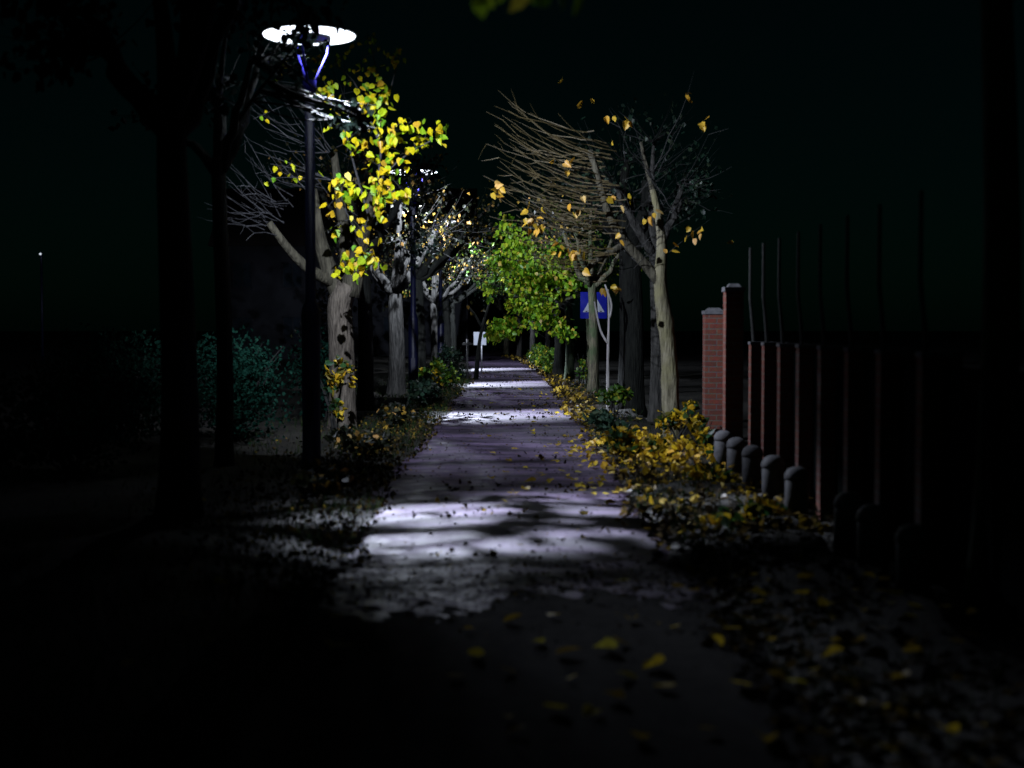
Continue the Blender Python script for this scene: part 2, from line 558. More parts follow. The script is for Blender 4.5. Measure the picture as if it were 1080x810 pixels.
# verges: slightly heaped soil beside the path
for s, nm in ((-1, 'verge_left'), (1, 'verge_right')):
    vb = MB()
    ysv = np.arange(0, 110, .3)
    u = np.linspace(0, 1, 15)
    Yv, U = np.meshgrid(ysv, u, indexing='ij')
    w = 1.25 if s > 0 else 6.0
    Xv = path_centre(Yv) + s * (path_half(Yv) - .05 + U * w)
    Zv = -.03 + .10 * np.sin(np.clip(U * (2.2 if s > 0 else 5), 0, 1) * math.pi / 2) + .025 * np.sin(Yv * 1.3 + Xv * 2) + .02 * np.sin(Yv * 3.7 - Xv * 3) - .15 * (U > .99)
    m_, n_ = Yv.shape
    ii, jj = np.meshgrid(np.arange(m_ - 1), np.arange(n_ - 1), indexing='ij')
    q = np.stack([ii * n_ + jj, ii * n_ + jj + 1, (ii + 1) * n_ + jj + 1, (ii + 1) * n_ + jj], -1).reshape(-1, 4)
    if s < 0:
        q = q[:, ::-1]
    vb.add(np.stack([Xv, Yv, Zv], -1).reshape(-1, 3), q.ravel(), [4] * len(q))
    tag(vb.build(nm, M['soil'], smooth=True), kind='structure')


def zground(x, y):
    c, h = float(path_centre(y)), float(path_half(y))
    if abs(x - c) < h:
        return .024 + float(roll(x, y))
    return .07


# ------------------------------------------------------------------ street lamps
LAMP_H = 4.85
BEAM = 5.0
TAIL = .5


def ies_text():
    """candela table of the luminaire: bright forward throw towards the walker, little towards the gardens, nothing upward"""
    va = list(range(0, 181, 3))
    ha = list(range(0, 361, 5))

    def sm(a, b, x):
        t = min(1, max(0, (x - a) / (b - a)))
        return t * t * (3 - 2 * t)

    def f(th, ph):
        # ph: 0 = across the path, 90 = along it (+Y), 180 = gardens, 270 = towards the walker
        top = 1 - sm(86, 97, th)
        p = (ph + 180) % 360 - 180
        ahead = sm(-42, 14, p) * (1 - sm(105, 140, p))
        q = (p + 69 + 180) % 360 - 180
        beam = 1 - sm(14, 40, q) if q > 0 else 1 - sm(6, 19, -q)
        low = (.3 + .7 * sm(-95, -70, p) * (1 - sm(100, 140, p))) * (1 - .85 * sm(52, 60, th) * (1 - sm(-40, 0, p)))
        v = ahead * (.4 + .6 * sm(29, 42, th)) + beam * BEAM * sm(34, 43, th) * (1 - sm(50, 57.5, th)) + .06 * sm(15, 30, th) * low
        tail = sm(-79, -71, p) * (1 - sm(-70, -62, p))
        v += .3 * sm(-95, -85, p) * (1 - sm(-73, -66, p)) * sm(75, 78, th) * (1 - sm(84, 88, th))
        v += tail * TAIL * sm(57, 62, th) * (1 - sm(72, 76, th))
        v *= sm(6, 16, th)
        return v * top

    rows = ["IESNA:LM-63-1995", "TILT=NONE",
            "1 1000 1 %d %d 1 2 0.9 0.9 0.1" % (len(va), len(ha)), "1 1 100",
            " ".join(str(a) for a in va), " ".join(str(a) for a in ha)]
    for h in ha:
        rows.append(" ".join("%.4f" % (f(t, 270 - h) * 14.151) for t in va))
    return "\n".join(rows) + "\n"


ies = bpy.data.texts.new('street_lamp.ies')
ies.from_string(ies_text())


def lamp_post(name, x, y, label, power):
    t = thing(name, (x, y, 0), label, 'street lamp', 'street lamps along the path')
    b = MB()
    b.lathe([(.0, 0), (.15, 0), (.15, .06), (.105, .1), (.105, 1.75), (.1, 1.8), (.06, 1.9), (.055, LAMP_H - .62), (.0, LAMP_H - .62)], n=18)
    b.build('post', M['pole'], t, True)
    d = MB()
    d.box((0, -.106, .75), (.09, .012, .4))
    d.build('access_door', M['pole'], t)
    k = MB()
    k.lathe([(.0, LAMP_H - .68), (.075, LAMP_H - .68), (.075, LAMP_H - .5), (0, LAMP_H - .5)], n=14)
    for a in (0, 2.09, 4.19):
        ca, sa = math.cos(a + .3), math.sin(a + .3)
        k.tube([(ca * .03, sa * .03, LAMP_H - .6), (ca * .1, sa * .1, LAMP_H - .42), (ca * .2, sa * .2, LAMP_H - .2), (ca * .24, sa * .24, LAMP_H + .03)], [.018, .015, .013, .012], 8)
    k.build('bracket', M['bracket'], t, True)
    h = MB()
    h.lathe([(.0, LAMP_H + .12), (.16, LAMP_H + .12), (.40, LAMP_H + .06), (.52, LAMP_H + .03), (.535, LAMP_H + .015), (.52, LAMP_H + .004), (.15, LAMP_H + .004), (.0, LAMP_H + .004)], n=40)
    h.lathe([(.0, LAMP_H - .05), (.2, LAMP_H - .05), (.235, LAMP_H - .02), (.235, LAMP_H + .002)], n=32)
    h.build('lamp_housing', M['housing'], t, True)
    g = MB()
    g.lathe([(.515, LAMP_H + .001), (.505, LAMP_H - .012), (.45, LAMP_H - .022), (.26, LAMP_H - .022), (.238, LAMP_H - .012), (.237, LAMP_H + .001)], n=40)
    g.build('diffuser', M['glow'], t, True)
    ld = bpy.data.lights.new('lamp_light', 'POINT')
    ld.energy = power
    ld.color = (.76, .83, 1.0)
    ld.shadow_soft_size = .025
    ld.use_nodes = True
    nt = ld.node_tree
    em = [n for n in nt.nodes if n.type == 'EMISSION'][0]
    tx = nt.nodes.new('ShaderNodeTexIES')
    tx.mode = 'INTERNAL'
    tx.ies = ies
    nt.links.new(tx.outputs['Fac'], em.inputs['Strength'])
    lo = bpy.data.objects.new('lamp_light', ld)
    COL.objects.link(lo)
    lo.parent = t
    lo.location = (0, 0, LAMP_H - .12)
    return t


LP = 2300
lamp_post('street_lamp', -2.26, 16, 'blue street lamp glowing at the top left, nearest the viewer', LP)
lamp_post('street_lamp', -2.08, 30, 'second blue street lamp, in front of the pale forked trunk', LP)
lamp_post('street_lamp', -2.2, 44, 'third street lamp, half hidden by leaves before the white sign', LP)
lamp_post('street_lamp', -2.6, 58, 'fourth street lamp, lost in the foliage far down the path', LP)
lamp_post('street_lamp', -3.6, 74, 'last street lamp, at the far end of the path', LP)


# ------------------------------------------------------------------ trees
def bez(a, b, c, n=7):
    a, b, c = (np.array(tuple(p)) for p in (a, b, c))
    t = np.linspace(0, 1, n)[:, None]
    return (1 - t) ** 2 * a + 2 * t * (1 - t) * b + t * t * c


def resample(pts, n):
    P = np.array([tuple(p) for p in pts], dtype=float)
    # Catmull-like smoothing through the points
    d = np.concatenate([[0], np.cumsum(np.linalg.norm(np.diff(P, axis=0), axis=1))])
    t = np.linspace(0, d[-1], n)
    Q = np.stack([np.interp(t, d, P[:, k]) for k in range(3)], -1)
    for _ in range(2):
        Q[1:-1] = (Q[:-2] + 2 * Q[1:-1] + Q[2:]) / 4
    return Q


def shoot(mb, K, d, L, up=.5, r=.007, n=6, sides=4, wob=.018):
    """one long pollard shoot leaving K along d and curving upward; returns its points"""
    d = np.array(d, dtype=float)
    d /= np.linalg.norm(d) + 1e-9
    K = np.array(tuple(K), dtype=float)
    mid = K + d * L * .5
    end = K + d * L + np.array([0, 0, up * L])
    P = bez(K, mid, end, n)
    P[1:-1] += rng.normal(0, wob * L, (n - 2, 3))
    mb.tube(P, np.linspace(r * 1.25, r * .25, n), sides, cap=False)
    if sides > 3:
        for _ in range(int(rng.integers(0, 4))):
            k = int(rng.integers(2, n))
            e = d * .6 + rng.normal(0, .55, 3) + np.array([0, 0, .3])
            e *= L * rng.uniform(.08, .24) / np.linalg.norm(e)
            mb.tube([P[k], P[k] + e * .5 + rng.normal(0, .01, 3), P[k] + e], [r * .5, r * .4, r * .2], 3, cap=False)
    return P


def trunk_line(x, y, h, lean=(0, 0), n=14, wob=.03):
    z = np.linspace(-.1, h, n)
    t = z / h
    P = np.stack([x + lean[0] * t + wob * np.sin(t * 4 + x), y + lean[1] * t + wob * np.cos(t * 5 + y), z], -1)
    return P


def trunk_radii(r, n, top=.75, flare=.45):
    t = np.linspace(0, 1, n)
    return r * (1 + flare * np.exp(-t * 14) - (1 - top) * t)


def local(P, base):
    return [(p[0] - base[0], p[1] - base[1], p[2]) for p in P]


def lime_tree(label, x, y, r, barkm, h=3.0, reach=1.6, nlimb=4, shoots=14, per=10, leafm='autumn', leafs=.09, lod=2,
              lean=(0, 0), twigm='twig_dark', top=5.6, group=None, bias=0, drop=0.0, name='lime_tree', cat='tree'):
    t = thing(name, (x, y, 0), label, cat, group)
    tr = MB()
    P = trunk_line(0, 0, h, lean)
    tr.tube(P, trunk_radii(r, len(P)), 16, .06)
    tw = MB()
    cr = MB()
    lm = MB()
    tip = P[-1]
    C_ = []
    a0 = rng.uniform(0, 6.28)
    knuckles = []
    for i in range(nlimb):
        a = a0 + i * 6.283 / nlimb + rng.normal(0, .25)
        rad = reach * rng.uniform(.35, .6)
        z = h + rng.uniform(.5, 1.3)
        K = tip + np.array([math.cos(a) * rad + bias * .4, math.sin(a) * rad, z - h])
        Lp = bez(tip - np.array([0, 0, .15]), tip + (K - tip) * np.array([.6, .6, .3]), K, 8)
        Lp[1:-1] += rng.normal(0, .03, (6, 3))
        lm.tube(Lp, np.linspace(r * .62, r * .3, 8), 10, .08)
        knuckles.append((K, a, r * .3))
    Kt = tip + np.array([rng.normal(0, .15), rng.normal(0, .15), (top - h) * .6])
    lm.tube(resample([tip - np.array([0, 0, .2]), (tip + Kt) / 2 + rng.normal(0, .08, 3), Kt], 8), np.linspace(r * .65, r * .22, 8), 10, .08)
    knuckles.append((Kt, None, r * .25))
    for K, a, kr in knuckles:
        for s in range(shoots):
            if a is None:
                th = rng.uniform(0, 6.28)
                d = np.array([math.cos(th), math.sin(th), rng.uniform(-.1, 1.2)])
            else:
                th = a + rng.normal(0, .75)
                d = np.array([math.cos(th), math.sin(th), rng.uniform(-.6, .8) - drop])
            L = rng.uniform(.5, 1.0) * reach * .75
            Q = shoot(tw, K + rng.normal(0, kr, 3), d, L, rng.uniform(.05, .5) - drop, .008, 5, 3)
            k = rng.poisson(per)
            if k:
                tt = rng.uniform(.25, 1.02, k)
                idx = np.clip(tt * 4, 0, 3.99)
                i0 = idx.astype(int)
                fr = (idx - i0)[:, None]
                C_.append(Q[i0] * (1 - fr) + Q[i0 + 1] * fr + rng.normal(0, .07, (k, 3)))
    tr.build('trunk', M[barkm], t, True)
    lm.build('limbs', M[barkm], t, True)
    tw.build('twigs', M[twigm], t)
    if C_:
        cc = np.concatenate(C_)
        cr.leaves(cc, rng.uniform(.65, 1.2, len(cc)) * leafs, lod)
        cr.build('crown', M[leafm], t)
    return t


def clump_points(c, rad, n, shell=.5):
    p = rng.normal(0, 1, (n, 3))
    p /= np.linalg.norm(p, axis=1)[:, None]
    rr = rng.uniform(shell, 1, n) ** .6
    return np.array(c) + p * rr[:, None] * np.array(rad)


# ---- the lit lime tree with yellow leaves beside the near lamp (left)
def yellow_lime():
    x, y = -2.6, 21.6
    t = thing('lime_tree', (x, y, 0), 'pale forked lime with bright yellow leaves, beside the nearest lamp', 'tree')
    base = (x, y)
    tr = MB()
    F = at(367, 300, y)
    P = resample([(x + .03, y, -.1), (x + .02, y, .8), (x, y, 1.5), (x - .03, y, 2.0), F], 18)
    tr.tube(local(P, base), trunk_radii(.2, 18, .95, .35), 20, .06)
    lm = MB()
    lim1 = resample([at(362, 318, y), at(350, 295, y), at(343, 272, y), at(322, 280, y - .1)][:3] + [at(335, 245, y - .1), at(330, 200, y)], 12)
    lm.tube(local(lim1, base), np.linspace(.14, .07, 12), 12, .09)
    lim2 = resample([at(368, 312, y), at(375, 285, y), at(381, 255, y - .3), at(388, 225, y - .7), at(398, 195, y - 1.0)], 12)
    lm.tube(local(lim2, base), np.linspace(.17, .07, 12), 12, .09)
    lim3 = resample([at(352, 298, y), at(322, 283, y - .4), at(300, 258, y - .6), at(284, 235, y - .8)], 10)
    lm.tube(local(lim3, base), np.linspace(.1, .05, 10), 10, .1)
    lim4 = resample([at(366, 305, y), at(366, 270, y + .4), at(360, 220, y + .6), at(352, 160, y + .4)], 10)
    lm.tube(local(lim4, base), np.linspace(.12, .05, 10), 10, .1)
    lm.build('limbs', M['limb_shaded'], t, True)
    tr.build('trunk', M['bark'], t, True)
    tw = MB()
    # leaf-bearing branches on the right, drooping round the lamp light
    br = [[(398, 195), (404, 150), (401, 100), (396, 62), (388, 38)], [(401, 130), (412, 95), (420, 62), (424, 52)], [(398, 195), (415, 172), (440, 156), (468, 141)],
          [(388, 225), (372, 170), (360, 120), (345, 95)], [(400, 150), (385, 110), (370, 75), (340, 64)], [(381, 255), (366, 225), (350, 190)], [(384, 240), (400, 222), (424, 200)],
          [(376, 283), (366, 284), (356, 284)], [(378, 280), (384, 284), (388, 290)], [(402, 140), (418, 138), (434, 128)]]
    bpts = []
    for b in br:
        n = len(b)
        Q = resample([at(px, py, y - 1.0 - .5 * i / n) for i, (px, py) in enumerate(b)], 9)
        tw.tube(local(Q, base), np.linspace(.02, .005, 9), 5, cap=False)
        bpts += [np.array(p) for p in local(Q, base)]
    # thin shoots on the left
    for K, n, L, up in ((at(284, 235, y - .8), 15, 1.1, .15), (at(300, 215, y - .6), 10, 1.2, .35), (at(318, 150, y), 12, 1.3, .3), (at(335, 200, y), 8, 1.0, .3)):
        for s in range(n):
            d = np.array([-1 + rng.normal(0, .25), rng.normal(0, .6), rng.normal(.15, .35)])
            Q = shoot(tw, Vector(np.array(K) - np.array([x, y, 0]) + rng.normal(0, .1, 3)), d, L * rng.uniform(.5, 1), up, .0055, 6, 4)
    for K, n in ((at(352, 160, y + .4), 10), (at(360, 110, y + .4), 6)):
        for s in range(n):
            d = np.array([rng.normal(0, .7), rng.normal(0, .6), rng.normal(.5, .4)])
            shoot(tw, Vector(np.array(K) - np.array([x, y, 0]) + rng.normal(0, .1, 3)), d, rng.uniform(.5, 1.1), .3, .008, 6, 4)
    cl = [(309, 60), (312, 69), (282, 91), (277, 75), (294, 78), (267, 132), (268, 166), (285, 179), (285, 194), (388, 41), (386, 52), (373, 57), (363, 60), (403, 53), (420, 62), (407, 67), (394, 74), (376, 80), (396, 86),
          (355, 67), (337, 67), (331, 83), (340, 89), (348, 97), (365, 93), (386, 100), (396, 100), (376, 102), (396, 108), (412, 101), (347, 109), (405, 118), (391, 123), (378, 118), (373, 127), (351, 131), (394, 136),
          (407, 143), (420, 136), (430, 131), (418, 153), (435, 153), (449, 148), (465, 142), (399, 156), (383, 154), (376, 157), (366, 152), (407, 162), (422, 170), (390, 174), (401, 171), (401, 184), (351, 192), (366, 194),
          (391, 196), (369, 203), (386, 205), (401, 198), (420, 205), (369, 205), (387, 210), (395, 223), (411, 205), (421, 205), (367, 218), (346, 225), (348, 249), (377, 234), (380, 247), (387, 256), (385, 262), (372, 265),
          (394, 274), (359, 283), (372, 282), (382, 286), (378, 70), (384, 88), (389, 112), (398, 128), (440, 150), (455, 146), (404, 76), (412, 70), (366, 284), (376, 287)]
    pts, sz = [], []
    for px, py in cl:
        yy = y - 1.2 - rng.uniform(0, .7)
        small = py < 95 or px < 320
        c = np.array(at(px, py - 4, yy)) - np.array([x, y, 0])
        near = min(bpts, key=lambda b: float(np.sum((b - c) ** 2)))
        tw.tube(bez(near, (near + c) / 2 + np.array([0, 0, .06]), c + np.array([0, 0, .03]), 5), np.linspace(.006, .0025, 5), 4, cap=False)
        for _ in range(rng.integers(3, 6) if small else rng.integers(5, 9)):
            f_ = rng.uniform(.45, 1.05)
            pts.append(near * (1 - f_) + c * f_ + rng.normal(0, .05 if small else .07, 3))
            sz.append(rng.uniform(.045, .085) if small else rng.uniform(.07, .125))
    cr = MB()
    cr.leaves(pts, sz, 0, 'hang', 1.1, face=(-.1, -.7, .35))
    tw.build('twigs', M['twig_grey'], t)
    cr.build('crown', M['yellow'], t)


yellow_lime()


# ---- the pollarded tree at the right with long bare shoots and a few orange leaves
def pollard_right():
    x, y = 2.22, 20.0
    t = thing('pollarded_tree', (x, y, 0), 'olive lit trunk at the right fence whose long bare shoots arch over the path', 'tree')
    base = (x, y)
    off = np.array([x, y, 0])
    tr = MB()
    P = resample([at(711, 490, y), at(709, 455, y), at(707, 420, y), at(706, 380, y), at(702, 340, y), at(697, 312, y), at(696, 288, y), at(699, 262, y), at(695, 228, y), at(688, 200, y)], 30)
    rad = trunk_radii(.13, 30, .72, .25)
    rad[17:] *= np.linspace(1, .4, 13)
    rad[9] *= 1.12
    rad[15] *= 1.16
    tr.tube(local(P, base), rad, 18, .07)
    A = resample([at(697, 300, y), at(678, 275, y), at(655, 252, y - .1), at(640, 225, y - .2), at(632, 190, y - .3), at(622, 158, y - .3)], 14)
    lm = MB()
    lm.tube(local(A, base), np.linspace(.075, .04, 14), 10, .1)
    B = resample([at(694, 224, y), at(690, 208, y), at(684, 185, y + .1), at(676, 150, y + .2)], 12)
    lm.tube(local(B, base), np.linspace(.042, .022, 12), 10, .1)
    A2 = resample([at(660, 258, y), at(640, 268, y - .2), at(622, 278, y - .3), at(615, 290, y - .3)], 8)
    lm.tube(local(A2, base), np.linspace(.055, .035, 8), 10, .1)
    lm.build('limbs', M['limb_shaded'], t, True)
    tr.build('trunk', M['bark_olive'], t, True)
    tw = MB()
    starts = [(622, 155), (628, 175), (632, 195), (637, 215), (640, 232), (634, 248), (625, 268), (618, 285)]
    for i, (sx, sy) in enumerate(starts):
        for k in range(11):
            K = np.array(at(sx + rng.uniform(-14, 26), sy + rng.normal(0, 9), y - .3)) - off
            L = rng.uniform(.8, 1.7) * (1 if i < 6 else .75)
            d = np.array([-1, rng.normal(-.1, .3), rng.normal(0, .07) + .06 - .02 * i])
            shoot(tw, K, d, L, rng.uniform(.12, .46), .0065, 8, 5, .012)
    tf = MB()
    for k in range(30):
        K = np.array(at(rng.uniform(640, 700), rng.uniform(170, 290), y)) - off
        d = np.array([rng.normal(.3, .8), rng.normal(0, .7), rng.normal(.5, .5)])
        shoot(tf, K, d, rng.uniform(.5, 1.4), .2, .006, 6, 4)
    tf.build('fine_twigs', M['twig_dark'], t)
    tw.build('twigs', M['twig'], t)
    cl = [(590, 172, 2), (600, 178, 3), (604, 222, 4), (555, 235, 3), (565, 240, 4), (560, 243, 3), (590, 270, 4), (600, 268, 4), (612, 268, 4), (606, 274, 3), (640, 212, 2), (655, 218, 2), (662, 213, 2), (682, 231, 2),
          (690, 232, 2), (658, 255, 2), (735, 245, 2), (730, 255, 3), (740, 248, 2), (705, 265, 3), (772, 265, 1), (522, 205, 4), (519, 198, 3), (527, 214, 2), (554, 225, 3), (645, 128, 2), (660, 130, 3), (725, 105, 3), (742, 132, 3),
          (598, 88, 1), (622, 107, 1), (610, 118, 1), (645, 152, 1), (650, 308, 2), (612, 290, 1), (570, 228, 1)]
    pts, sz = [], []
    for px, py, n in cl:
        c = np.array(at(px, py - 4, y - .4 - rng.uniform(0, .4))) - off
        for _ in range(n):
            pts.append(c + rng.normal(0, .05, 3))
            sz.append(rng.uniform(.07, .12))
    cr = MB()
    cr.leaves(pts, sz, 0, 'hang', 1.2, face=(-.5, -.4, .2))
    cr.build('crown', M['orange'], t)


pollard_right()

# ---- left row
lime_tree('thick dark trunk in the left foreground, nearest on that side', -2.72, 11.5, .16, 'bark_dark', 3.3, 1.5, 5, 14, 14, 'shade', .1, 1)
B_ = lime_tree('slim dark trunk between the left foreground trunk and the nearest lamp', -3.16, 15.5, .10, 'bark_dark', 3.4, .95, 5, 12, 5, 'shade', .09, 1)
BREAK = [(-.9, 12.9, 7), (.2, 12.9, 8), (1.0, 12.8, 8), (.6, 11.6, 7), (1.2, 11.5, 8), (1.0, 10.4, 6), (-.2, 11.9, 3), (-.6, 9.2, 2), (.9, 9.4, 5), (.1, 10.0, 2), (.3, 10.7, 3), (-.9, 10.6, 2)]  # spots on the ground that the boughs shade

BANDS = [(-1.3, 12.9, 1.4, 12.6, .03), (.0, 11.5, 1.4, 11.0, .034), (.3, 9.9, 1.3, 9.7, .03)]  # ground lines that the boughs added near the lamp are shaped to shade


def lamp_bough():
    off = np.array(B_.location)
    tw = MB()
    P = [np.array(at(px, py, yy)) - off for px, py, yy in ((238, 150, 15.5), (262, 110, 15.3), (290, 75, 15.1), (312, 48, 15.0), (322, 28, 15.0))]
    Q = resample(P, 12)
    tw.tube(Q, np.linspace(.03, .006, 12), 6, .05, cap=False)
    pts = []
    for px, py, n in ((313, 38, 6), (317, 45, 7), (320, 36, 7), (322, 47, 6), (316, 53, 6), (325, 41, 6), (318, 31, 6), (311, 46, 4), (318, 58, 4), (336, 58, 3), (310, 62, 4), (300, 70, 3), (360, 47, 1)):
        c = np.array(at(px, py - 11, 15.0)) - off
        pts += [c + rng.normal(0, .05, 3) for _ in range(n)]
    lampp = np.array([-2.26, 16, LAMP_H - .1])
    for gx, gy, n in BREAK:
        g = np.array([gx, gy, 0.])
        f_ = rng.uniform(.13, .22)
        c = lampp + (g - lampp) * f_ - off
        st = np.array(Q[int(rng.integers(4, 9))])
        tw.tube(resample([st, (st + c) / 2 + rng.normal(0, .08, 3), c, c + rng.normal(0, .12, 3)], 8), np.linspace(.014, .004, 8), 5, cap=False)
        pts += [c + rng.normal(0, 1, 3) * np.array([.12, .03, .03]) for _ in range(n)]
    for gx0, gy0, gx1, gy1, r_ in BANDS:
        f_ = rng.uniform(.15, .2)
        L_ = []
        for k in range(7):
            g = np.array([gx0 + (gx1 - gx0) * k / 6, gy0 + (gy1 - gy0) * k / 6 + rng.normal(0, .12), 0.])
            L_.append(lampp + (g - lampp) * (f_ + .006 * k) - off)
        st = np.array(Q[int(rng.integers(3, 7))])
        tw.tube(resample([st, (st + L_[0]) / 2 + np.array([0, -.08, -.05])] + L_, 16), np.linspace(r_, r_ * .45, 16), 6, cap=False)
        for p_ in L_[1:]:
            pts += [p_ + rng.normal(0, 1, 3) * np.array([.06, .02, .02]) for _ in range(2)]
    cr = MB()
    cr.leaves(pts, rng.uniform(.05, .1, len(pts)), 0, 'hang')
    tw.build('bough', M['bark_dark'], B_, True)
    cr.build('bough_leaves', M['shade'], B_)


lamp_bough()
LAST = lime_tree('black trunk just behind the yellow lime', -2.75, 26.5, .15, 'bark_dark', 3.1, 1.5, 4, 14, 9, 'autumn', .09, 2)
def veil(tree, name, spots, Yd, n, size, mat):
    off = np.array(tree.location)
    pts = []
    P0 = None
    tw = MB()
    for px, py in spots:
        c = np.array(at(px, py, Yd)) - off
        if P0 is not None:
            tw.tube(resample([P0, (P0 + c) / 2 + rng.normal(0, .05, 3), c], 6), [.008] * 6, 4, cap=False)
        P0 = c
        pts.append(c + rng.normal(0, .1, (n, 3)))
    cr = MB()
    cr.leaves(np.concatenate(pts), rng.uniform(.7, 1.2, n * len(spots)) * size, 1, 'hang')
    tw.build('hanging_twigs', M['twig_dark'], tree)
    cr.build('hanging_leaves', M[mat], tree)


veil(LAST, 'lamp two', [(405, 160), (416, 166), (420, 178), (428, 188), (437, 186), (445, 192), (440, 204), (434, 216), (440, 230), (436, 246), (430, 258), (437, 272), (424, 240), (446, 250), (452, 262), (410, 174), (418, 184), (426, 174), (434, 178), (446, 182), (452, 176), (458, 186), (440, 170)], 28.2, 26, .09, 'shade')
lime_tree('pale grey forked trunk behind the second lamp post', -2.63, 32.2, .2, 'bark_grey', 2.5, 1.9, 5, 16, 12, 'autumn', .09, 2)
LAST = lime_tree('black trunk behind the second lamp post and its pale tree', -2.5, 38, .19, 'bark_dark', 3.0, 2.0, 5, 18, 14, 'autumn', .1, 2, bias=1.4)
veil(LAST, 'lamp three', [(446, 226), (452, 232), (458, 228), (462, 238), (466, 230), (472, 236), (480, 226), (455, 240), (484, 236), (474, 242), (468, 252), (476, 262), (470, 272), (464, 262), (486, 250), (480, 276), (470, 288)], 41, 24, .1, 'autumn')
lime_tree('slender pale trunk with a spreading head in the left row', -2.55, 46.5, .14, 'bark_grey', 2.5, 2.2, 6, 22, 16, 'autumn', .1, 2, drop=.12, bias=1)
lime_tree('dark trunk left of the white sign', -2.4, 52, .15, 'bark_dark', 2.8, 2.3, 5, 18, 12, 'autumn', .11, 2, drop=.1)
lime_tree('dark trunk beyond the white sign, left of the path', -2.6, 62, .16, 'bark_dark', 2.8, 2.4, 5, 18, 12, 'green', .12, 2)
lime_tree('far dark trunk at the left end of the avenue', -3.4, 76, .16, 'bark_dark', 2.8, 2.6, 5, 16, 10, 'dkgreen', .13, 2)
# ---- right row
lime_tree('blurred dim trunk standing alone at the right edge of the view', 2.75, 8.1, .115, 'bark_algae', 3.6, 1.3, 4, 8, 8, 'green', .09, 1)
lime_tree('grey trunk tucked behind the olive pollarded tree', 2.27, 22.5, .115, 'bark_grey', 2.9, 1.3, 4, 12, 6, 'dkgreen', .09, 2)
lime_tree('broad black trunk between the pale forked sapling and the grey trunk', 2.2, 26.5, .25, 'bark_dark', 3.2, 1.6, 5, 14, 6, 'dkgreen', .09, 2)
lime_tree('brown trunk standing in front of the blue crossing sign', 1.93, 34, .135, 'bark_moss', 2.7, 1.7, 5, 16, 8, 'autumn', .09, 2)
lime_tree('straight green-stained trunk left of the blue sign', 1.6, 40, .14, 'bark_algae', 2.4, 2.0, 5, 16, 14, 'green', .12, 2, bias=-1)
lime_tree('black trunk next to the green-stained one, farther off', 1.5, 45.5, .2, 'bark_dark', 2.6, 2.1, 5, 16, 14, 'green', .12, 2, bias=-1)
lime_tree('thin grey trunk rising from the far green shrubs', 1.3, 53, .1, 'bark_grey', 2.5, 2.2, 5, 16, 14, 'green', .13, 2, bias=-1)
lime_tree('pale far trunk where the path narrows, right side', .9, 64, .13, 'bark_grey', 2.6, 2.3, 5, 14, 10, 'green', .14, 2)
lime_tree('last but one trunk of the right row, greyish', .35, 72, .14, 'bark_grey', 2.6, 2.3, 5, 14, 8, 'dkgreen', .14, 2)
lime_tree('last trunk of the right row, where the path ends', -.35, 80, .16, 'bark_moss', 2.6, 2.3, 5, 14, 8, 'dkgreen', .14, 2)


# ---- leafy maple whose bright green boughs hang over the path
def maple():
    x, y = 2.05, 37.0
    t = thing('maple_tree', (x, y, 0), 'maple whose bright yellow-green boughs hang over the far path', 'tree')
    off = np.array([x, y, 0])
    tr = MB()
    P = trunk_line(0, 0, 3.0, (-.1, 0))
    tr.tube(P, trunk_radii(.11, len(P)), 14, .06)
    boughs = [((575, 250), (530, 240)), ((570, 280), (545, 275)), ((580, 310), (552, 305)), ((590, 330), (565, 350)), ((560, 320), (532, 345)), ((600, 260), (590, 235)), ((560, 250), (520, 300))]
    tip = P[-1]
    tw = MB()
    pts = []
    for (a, b), c in boughs:
        A = np.array(at(a, b, y - .3)) - off
        B = np.array(at(c[0] if isinstance(c, tuple) else c, 0, y)) - off if False else np.array(at(c[0], c[1], y - .5)) - off
        Q = resample([tip - np.array([0, 0, .5]), A + np.array([0, 0, .3]), B], 9)
        tr.tube(Q, np.linspace(.05, .012, 9), 8, .08)
        for k in range(26):
            p = Q[rng.integers(3, 9)]
            S = shoot(tw, p, rng.normal(0, 1, 3) * np.array([1, 1, .6]), rng.uniform(.25, .6), -.1, .006, 4, 3)
    cl = [((535, 240), (14, 16), 110), ((528, 275), (16, 14), 110), ((548, 262), (18, 20), 200), ((552, 290), (24, 20), 300), ((575, 300), (22, 24), 280), ((570, 330), (22, 20), 300), ((590, 345), (14, 14), 120), ((548, 318), (18, 14), 160),
          ((535, 345), (16, 14), 200), ((522, 350), (12, 12), 100), ((600, 290), (20, 22), 180), ((585, 270), (20, 24), 160), ((600, 352), (10, 8), 40), ((515, 305), (8, 14), 40)]
    for (px, py), (rx, ry), n in cl:
        c = np.array(at(px, py, y - .4)) - off
        s = y / FPX
        pts.append(clump_points(c, (rx * s, .5, ry * s), n, .1))
    tr.build('trunk', M['bark_moss'], t, True)
    tw.build('twigs', M['twig_dark'], t)
    cr = MB()
    pp = np.concatenate(pts)
    cr.leaves(pp, rng.uniform(.08, .16, len(pp)), 1, 'hang', 1.2, face=(-.5, -.5, .3))
    cr.build('crown', M['maple'], t)


maple()


